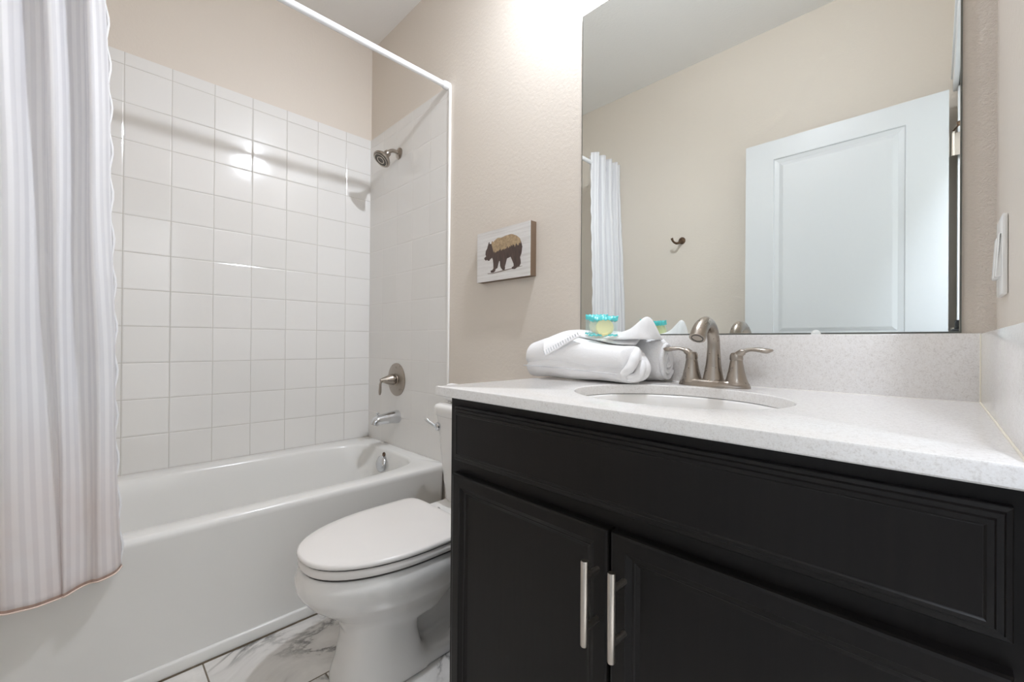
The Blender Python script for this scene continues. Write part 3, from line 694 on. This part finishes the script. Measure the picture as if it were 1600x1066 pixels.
# ------------------------------------------------------------------ towels
def noisy(bm, amp, scale, seed=0):
    for v in bm.verts: v.co += Vector([amp * noise.noise(v.co * scale + Vector((seed, k * 7.1, 0))) for k in range(3)])
def bath_towel():
    """folded bath towel, long along x, front of the pair"""
    t = empty('folded_bath_towel', (1.62, -0.17, CT), 'thick folded white bath towel lying in front on the counter beside the sink', 'towel')
    bm = bmesh.new(); rs = []; n = 64; K = 48
    for i in range(K + 1):
        u = i / K; x = 1.446 + (1.786 - 1.446) * u
        q = min(1.0, u / 0.07, (1 - u) / 0.045); q = math.sqrt(max(0.02, 1 - (1 - q) ** 2))
        hy = 0.068 * q * (1.0 - 0.08 * u); hz = (0.046 + 0.0145 * math.exp(-((u - 0.34) / 0.30) ** 2)) * (0.55 + 0.45 * q)
        cy = -0.172 + 0.004 * u; cz = CT + hz + 0.0015
        ring = []
        for k in range(n):
            a = 2 * PI * k / n; c, s = math.cos(a), math.sin(a)
            yy = math.copysign(abs(c) ** 0.72, c) * hy; zz = math.copysign(abs(s) ** 0.78, s) * hz
            # fold crease along the front
            if c < 0: yy -= -0.010 * math.exp(-((zz / hz + 0.18) / 0.10) ** 2) * q
            ring.append(Vector((x, cy + yy, cz + zz)))
        rs.append(ring)
    rings(bm, rs); noisy(bm, 0.004, 14)
    for v in bm.verts: v.co.z = max(v.co.z, CT + 0.0008)
    finish('towel_body', bm, 'terry', t, angle=75)
    # crumpled layers showing at the right end
    bm = bmesh.new()
    for (pts, r) in (([(1.778, -0.226, 0.900), (1.792, -0.222, 0.918), (1.795, -0.205, 0.938), (1.790, -0.182, 0.952), (1.778, -0.160, 0.962)], 0.0125),
                     ([(1.783, -0.218, 0.894), (1.799, -0.200, 0.898), (1.802, -0.183, 0.915), (1.797, -0.165, 0.932)], 0.0135),
                     ([(1.778, -0.190, 0.892), (1.793, -0.165, 0.897), (1.796, -0.150, 0.912), (1.790, -0.140, 0.930), (1.775, -0.135, 0.950)], 0.0125)):
        p = spline(pts, 7); tube(bm, p, [r * (0.55 + 0.45 * math.sin(PI * (0.08 + 0.84 * i / (len(p) - 1)))) for i in range(len(p))], 16)
    noisy(bm, 0.003, 30, 4)
    finish('folded_end', bm, 'terry', t, angle=75)
    bm = bmesh.new(); tube(bm, spline([(1.458, -0.240, 0.9125), (1.54, -0.243, 0.9125), (1.66, -0.2405, 0.9085), (1.765, -0.236, 0.9035)], 8), 0.0013, 8); o = finish('edge_seam', bm, 'terry_band', t)
bath_towel()
def hand_towel():
    """rolled towel behind, spiral end towards the faucet"""
    t = empty('rolled_hand_towel', (1.66, -0.07, CT), 'fluffy rolled white hand towel behind the bath towel with spiral end towards the faucet', 'towel')
    cx0, cx1 = 1.50, 1.812; cy, r = -0.0635, 0.0405; cz = CT + 0.0590
    bm = bmesh.new(); n = 56; K = 30; rs = []
    for i in range(K + 1):
        u = i / K; x = cx0 + (cx1 - cx0) * u; e = min(1, u / 0.06, (1 - u) / 0.04); e = 0.80 + 0.20 * math.sqrt(max(0, 1 - (1 - e) ** 2))
        rs.append([Vector((x, cy + r * 0.98 * e * math.cos(2 * PI * k / n), cz + (r + 0.016) * e * math.sin(2 * PI * k / n))) for k in range(n)])
    rings(bm, rs, cap1=True)
    noisy(bm, 0.003, 22, 9); 
    for v in bm.verts: v.co.z = max(v.co.z, CT + 0.0008)
    finish('roll', bm, 'terry_fluffy', t, angle=75)
    # raised spiral on the end
    bm = bmesh.new(); pts = []; N_ = 110
    for i in range(N_):
        a = i / (N_ - 1) * 2 * PI * 2.6; rr = 0.007 + 0.029 * (i / (N_ - 1))
        pts.append((cx1 + 0.001, cy + rr * math.cos(a + 1.9), cz + rr * 1.36 * math.sin(a + 1.9)))
    tube(bm, pts, 0.0062, 12); noisy(bm, 0.0018, 60, 2)
    finish('spiral_end', bm, 'terry_fluffy', t, angle=75)
hand_towel()
def sheet(name, mat, parent, fn, nu, nv, th=0.004, amp=0.0012, seed=0):
    bm = bmesh.new(); g = [[bm.verts.new(fn(i / nu, j / nv)) for i in range(nu + 1)] for j in range(nv + 1)]
    for j in range(nv):
        for i in range(nu): bm.faces.new((g[j][i], g[j][i + 1], g[j + 1][i + 1], g[j + 1][i]))
    noisy(bm, amp, 30, seed)
    o = finish(name, bm, mat, parent, angle=120); md = o.modifiers.new('thick', 'SOLIDIFY'); md.thickness = th; md.offset = 0; sb = o.modifiers.new('s', 'SUBSURF'); sb.levels = 1; sb.render_levels = 1
    return o
def washcloth():
    t = empty('washcloth', (1.64, -0.11, 0.99), 'white washcloth draped over both towels, left corner hanging and right end peaked', 'washcloth')
    def lerp(a, b, k): return a + (b - a) * k
    # main drape: u along x, v from back to front
    rows = [  # u, (y,z) back, (y,z) mid, (y,z) front
        (1.462, (-0.070, 0.955), (-0.115, 0.964), (-0.175, 0.958)),
        (1.490, (-0.045, 0.990), (-0.105, 1.000), (-0.185, 0.984)),
        (1.535, (-0.030, 1.002), (-0.100, 1.016), (-0.195, 0.994)),
        (1.590, (-0.030, 1.002), (-0.100, 1.014), (-0.180, 0.999)),
        (1.650, (-0.030, 1.000), (-0.095, 1.006), (-0.165, 0.989)),
        (1.710, (-0.030, 0.998), (-0.085, 1.002), (-0.155, 0.978)),
        (1.765, (-0.030, 0.996), (-0.080, 1.000), (-0.140, 0.975))]
    C = spline([(r[0], *r[1], *r[2], *r[3]) for r in rows], 6)
    def fn(u, v):
        k = u * (len(C) - 1); i = min(int(k), len(C) - 2); f = k - i; a = [lerp(p, q, f) for p, q in zip(C[i], C[i + 1])]
        x, yb, zb, ym, zm, yf, zf = a
        if v < 0.5: w = v * 2; y = lerp(yb, ym, w); z = lerp(zb, zm, math.sin(w * PI / 2))
        else: w = v * 2 - 1; y = lerp(ym, yf, w); z = lerp(zm, zf, 1 - math.cos(w * PI / 2))
        return (x, y, z)
    sheet('cloth', 'terry', t, fn, 36, 14, 0.006)
    # corner hanging down the left front, with stitched hem band
    A, B, Cc = Vector((1.498, -0.186, 0.990)), Vector((1.645, -0.214, 1.000)), Vector((1.556, -0.259, 0.940))
    def fc(u, v):
        p = A.lerp(B, u); q = A.lerp(Cc, 1.0).lerp(B, u ** 1.15)
        r = p.lerp(q, v); bulge = 0.010 * math.sin(PI * v) * (1 - u); return (r.x, r.y - bulge, r.z + bulge)
    sheet('hanging_corner', 'terry', t, fc, 20, 12, 0.005, 0.0008, 3)
    bm = bmesh.new(); h = Cc + Vector((0.002, -0.004, 0.002))
    for i in range(15):
        p = h.lerp(B + Vector((0, -0.004, 0)), (i + 0.5) / 15); d = (A - Cc).normalized() * 0.010 * (1 - i / 22); tube(bm, [p + d * 0.2 + Vector((0, -0.003, 0.002)), p + d * 1.3 + Vector((0, -0.008, 0.007))], 0.0015, 6)
    finish('stitched_hem', bm, 'terry_band', t)
    # peaked fold at the right
    PK = spline([(1.640, -0.125, 0.006), (1.690, -0.126, 0.012), (1.738, -0.124, 0.024), (1.768, -0.118, 0.048), (1.780, -0.114, 0.058), (1.790, -0.110, 0.050), (1.800, -0.107, 0.020), (1.803, -0.105, 0.000)], 6)
    def fp(u, v):
        k = u * (len(PK) - 1); i = min(int(k), len(PK) - 2); f = k - i; x, y, h = [lerp(p, q, f) for p, q in zip(PK[i], PK[i + 1])]
        w = v * 2 - 1; base = 0.990; z = base + h * (1 - abs(w) ** 1.6)
        return (x + 0.006 * w, y + 0.036 * w * (0.7 + h * 5), z)
    sheet('peaked_fold', 'terry', t, fp, 30, 16, 0.006, 0.0012, 7)
washcloth()

# ------------------------------------------------------------------ soap sachets
def sachet(name_label, o, w, h, tilt, yaw, soap):
    t = empty('soap_sachet', o, name_label, 'soap', 'wrapped soaps on the washcloth')
    M = Matrix.Translation(o) @ Matrix.Rotation(yaw, 4, 'Z') @ Matrix.Rotation(tilt, 4, 'X')
    def pt(u, v, s):  # u,v in 0..1, s side
        e = min(u, 1 - u, v, 1 - v); b = 0.0085 * min(1.0, e * 4.2) ** 0.6
        return M @ Vector(((u - 0.5) * w * (1 - 0.05 * math.sin(v * PI)), s * b + 0.0012 * math.sin(u * 23), v * h + 0.0012 * math.sin(u * 40)))
    for nm, mat, v0, v1 in (('clear_film', 'sachet_clear', 0.07, 0.74), ('teal_band', 'sachet_teal', 0.74, 1.0), ('teal_band', 'sachet_teal', 0.0, 0.07)):
        bm = bmesh.new(); nu, nv = 24, 10
        for s in (-1, 1):
            g = [[bm.verts.new(pt(i / nu, v0 + (v1 - v0) * j / nv, s)) for i in range(nu + 1)] for j in range(nv + 1)]
            for j in range(nv):
                for i in range(nu): bm.faces.new((g[j][i], g[j][i + 1], g[j + 1][i + 1], g[j + 1][i]))
        finish(nm, bm, mat, t, angle=80)
    bm = bmesh.new(); c = M @ Vector((0.004, 0, h * 0.42)); ax = (M.to_3x3() @ Vector((0, -1, 0)))
    lathe(bm, [(-0.0055, 0.019), (-0.004, 0.0232), (0.004, 0.0232), (0.0058, 0.020), (0.0048, 0.0175), (0.0048, 0.001)], c, ax, 36); finish('round_soap', bm, soap, t)
sachet('right soap in teal and clear sachet with a full yellow disc showing', (1.688, -0.176, 0.9985), 0.078, 0.056, math.radians(-14), math.radians(24), 'soap_yellow')
sachet('left soap in teal and clear sachet, half hidden behind the other', (1.656, -0.159, 1.0040), 0.062, 0.057, math.radians(-14), math.radians(30), 'soap_pink')

# ------------------------------------------------------------------ door, hinge, hook (seen in the mirror)
def door():
    t = empty('door_1', (2.36, DO0, 0), 'open white two-panel bathroom door standing against the wall opposite the mirror', 'door')
    t['kind'] = 'structure'
    x0, x1, y0, y1, z0, z1 = 1.600, 2.350, -1.362, -1.3275, 0.012, 2.019
    bm = bmesh.new()
    P = [(1.728, 2.222, 1.020, 1.922), (1.728, 2.222, 0.200, 0.860)]
    xs = [x0, 1.728, 2.222, x1]; zs = [z0, 0.200, 0.860, 1.020, 1.922, z1]
    for side, y, s in ((0, y1, -1), (1, y0, 1)):
        for i in range(3):
            for j in range(5):
                if i == 1 and j in (1, 3):
                    a, b, c, d = xs[1], xs[2], zs[j], zs[j + 1]
                    def rg(k, dep): return [Vector((a + k, y + s * dep, c + k)), Vector((b - k, y + s * dep, c + k)), Vector((b - k, y + s * dep, d - k)), Vector((a + k, y + s * dep, d - k))]
                    rings(bm, [rg(0, 0), rg(0.004, 0.006), rg(0.018, 0.0075), rg(0.024, 0.0085), rg(0.040, 0.0035), rg(0.044, 0.003)], True, False, True)
                else:
                    bm.faces.new([bm.verts.new(q) for q in ((xs[i], y, zs[j]), (xs[i + 1], y, zs[j]), (xs[i + 1], y, zs[j + 1]), (xs[i], y, zs[j + 1]))])
    for q in (((x0, y0), (x0, y1)), ((x1, y0), (x1, y1))):
        (a, b), (c, d) = q; bm.faces.new([bm.verts.new(v) for v in ((a, b, z0), (c, d, z0), (c, d, z1), (a, b, z1))])
    for z in (z0, z1): bm.faces.new([bm.verts.new(v) for v in ((x0, y0, z), (x1, y0, z), (x1, y1, z), (x0, y1, z))])
    finish('door_leaf', bm, 'door_white', t, smooth=False)
    for zc in (1.790, 1.00, 0.25):
        bm = bmesh.new(); tube(bm, [(2.362, -1.3265, zc - 0.045), (2.362, -1.3265, zc + 0.045)], 0.0062, 16); tube(bm, [(2.362, -1.3265, zc + 0.045), (2.362, -1.3265, zc + 0.052)], [0.0035, 0.005], 12)
        box(bm, 2.3485, 2.3515, -1.358, -1.330, zc - 0.045, zc + 0.045); box(bm, 2.362, 2.4300, -1.3238, -1.3215, zc - 0.045, zc + 0.045)
        h = finish('hinge', bm, 'satin_steel', t)
        if zc == 1.790:
            bm = bmesh.new(); tube(bm, [(2.362, -1.3265, zc + 0.056), (2.372, -1.305, zc + 0.062), (2.376, -1.285, zc + 0.064)], 0.0035, 10); lathe(bm, [(0, 0.008), (0.010, 0.009), (0.012, 0.004)], (2.376, -1.287, zc + 0.064), (0.2, 1, 0.1), 16)
            finish('door_stop', bm, 'bronze', h)
    for s, y in ((1, y1), (-1, y0)):
        bm = bmesh.new(); lathe(bm, [(0, 0.030), (0.005, 0.030), (0.007, 0.012), (0.022, 0.011), (0.030, 0.022), (0.040, 0.027), (0.050, 0.023), (0.053, 0.005)], (1.662, y, 0.930), (0, s, 0), 28); finish('door_knob', bm, 'brushed_nickel', t)
door()
def hook():
    t = empty('robe_hook', (1.212, -DEEP, 1.612), 'bronze robe hook on the beige wall opposite the mirror', 'hook')
    bm = bmesh.new(); lathe(bm, [(0, 0.021), (0.005, 0.021), (0.010, 0.016), (0.016, 0.010)], (1.212, -DEEP + 0.0005, 1.612), (0, 1, 0), 28); finish('mount', bm, 'bronze', t)
    p = spline([(1.212, -DEEP + 0.012, 1.610, 0.009), (1.205, -DEEP + 0.030, 1.596, 0.008), (1.196, -DEEP + 0.050, 1.591, 0.007), (1.186, -DEEP + 0.068, 1.601, 0.006), (1.181, -DEEP + 0.076, 1.620, 0.0075)], 6)
    bm = bmesh.new(); tube(bm, [q[:3] for q in p], [q[3] for q in p], 14)
    finish('arm', bm, 'bronze', t)
hook()

# ------------------------------------------------------------------ lamps
def fill_lamp(name, x, y, r, glow, label):  # unseen hallway fixture, added to go with the fill lights
    t = empty(name, (x, y, CEIL), label, 'added fill light')
    bm = bmesh.new(); lathe(bm, [(0.0005, r * 1.18), (0.022, r * 1.16), (0.030, r * 1.06), (0.030, r)], (x, y, CEIL), (0, 0, -1), 48, cap=False); finish('rim', bm, 'trim_white', t)
    bm = bmesh.new(); lathe(bm, [(0.028, r), (0.036, r * 0.98), (0.040, r * 0.8), (0.041, r * 0.02)], (x, y, CEIL), (0, 0, -1), 48); finish('diffuser', bm, glow, t)
def globe_lamp(x, y, z):
    t = empty('wall_lamp', (x, 0, z), 'nickel wall light with a small bright globe above the mirror', 'wall light')
    bm = bmesh.new(); lathe(bm, [(0.0005, 0.058), (0.012, 0.056), (0.018, 0.045), (0.022, 0.012)], (x, 0, z), (0, -1, 0), 40); finish('backplate', bm, 'brushed_nickel', t)
    p = spline([(x, -0.018, z), (x, -0.10, z + 0.02), (x, y + 0.01, z + 0.055), (x, y, z + 0.035)], 8)
    bm = bmesh.new(); tube(bm, p, 0.007, 14); lathe(bm, [(0.024, 0.012), (0.030, 0.018), (0.040, 0.018)], (x, y, z), (0, 0, 1), 24); finish('arm', bm, 'brushed_nickel', t)
    bm = bmesh.new(); rr = 0.028; lathe(bm, [(-rr * math.cos(PI * k / 16), rr * math.sin(PI * k / 16)) for k in range(17)], (x, y, z), (0, 0, 1), 32); finish('globe', bm, 'lamp_glow', t)
globe_lamp(*LIGHT)
fill_lamp('hall_fill_fixture', 2.70, -0.20, 0.16, 'hall_fill_glow', 'added round hallway fill light nearest the mirror wall')
fill_lamp('hall_fill_fixture', 2.70, -2.03, 0.16, 'hall_fill_glow', 'added round hallway fill light farthest from the mirror wall')

# ------------------------------------------------------------------ photographer's camera, seen at the mirror's lower edge
def camera_rig():
    c = EYE - F * 0.012
    t = empty('photo_camera', (c.x, c.y, c.z), 'black photo camera on a tripod in the doorway, reflected at the lower mirror edge', 'camera')
    M = Matrix((R, -F, U)).transposed().to_4x4(); M.translation = c      # local x right, y backwards, z up
    def place(bm): bmesh.ops.transform(bm, matrix=M, verts=bm.verts)
    bm = bmesh.new(); lathe(bm, [(0, 0.040), (0.002, 0.049), (0.030, 0.050), (0.050, 0.040), (0.062, 0.038)], (0, 0, 0), (0, 1, 0), 36); place(bm); finish('lens', bm, 'camera_black', t)
    bm = bmesh.new(); lathe(bm, [(-0.001, 0.038), (-0.004, 0.026), (-0.006, 0.004)], (0, 0, 0), (0, 1, 0), 32); place(bm); finish('front_glass', bm, 'chrome', t)
    bm = bmesh.new(); box(bm, -0.066, 0.058, 0.060, 0.105, -0.045, 0.036, bev=0.008, seg=3); box(bm, -0.074, -0.046, 0.045, 0.100, -0.042, 0.034, bev=0.010, seg=3); place(bm); finish('body', bm, 'camera_black', t)
    bm = bmesh.new(); box(bm, -0.026, 0.024, 0.062, 0.104, 0.034, 0.064, bev=0.008, seg=3); box(bm, -0.014, 0.014, 0.070, 0.098, 0.062, 0.098, bev=0.004); place(bm); finish('viewfinder', bm, 'camera_black', t)
    bm = bmesh.new()
    random.seed(11); pts = []
    for i in range(60):
        a = i * 0.62; pts.append((0.074 + 0.010 * math.cos(a * 0.7) + random.uniform(-0.004, 0.004), 0.085 + 0.014 * math.sin(a), -0.05 + i * 0.0024 + 0.006 * math.sin(a * 1.7)))
    tube(bm, spline(pts, 3), 0.0048, 8, flat=None); place(bm); finish('neck_strap', bm, 'rubber_black', t)
    tr = empty('tripod', (c.x, c.y, 0), 'black tripod carrying the photo camera in the doorway', 'tripod')
    base = c - F * 0.082; k = Vector((base.x, base.y, 0))
    bm = bmesh.new(); tube(bm, [k + Vector((0, 0, 0.50)), k + Vector((0, 0, 0.905))], 0.013, 16); box(bm, k.x - 0.03, k.x + 0.03, k.y - 0.03, k.y + 0.03, 0.905, 0.934, bev=0.005); finish('column', bm, 'camera_black', tr)
    for a in (200, 320, 80):
        d = Vector((math.cos(math.radians(a)), math.sin(math.radians(a)), 0))
        bm = bmesh.new(); tube(bm, [k + d * 0.02 + Vector((0, 0, 0.80)), k + d * 0.12 + Vector((0, 0, 0.40)), k + d * 0.20 + Vector((0, 0, 0.010))], [0.014, 0.011, 0.009], 14); leg = finish('leg', bm, 'camera_black', tr)
        bm = bmesh.new(); lathe(bm, [(0, 0.012), (0.020, 0.012), (0.024, 0.009)], k + d * 0.20 + Vector((0, 0, 0.0005)), (0, 0, 1), 14); finish('rubber_foot', bm, 'rubber_black', leg)
camera_rig()
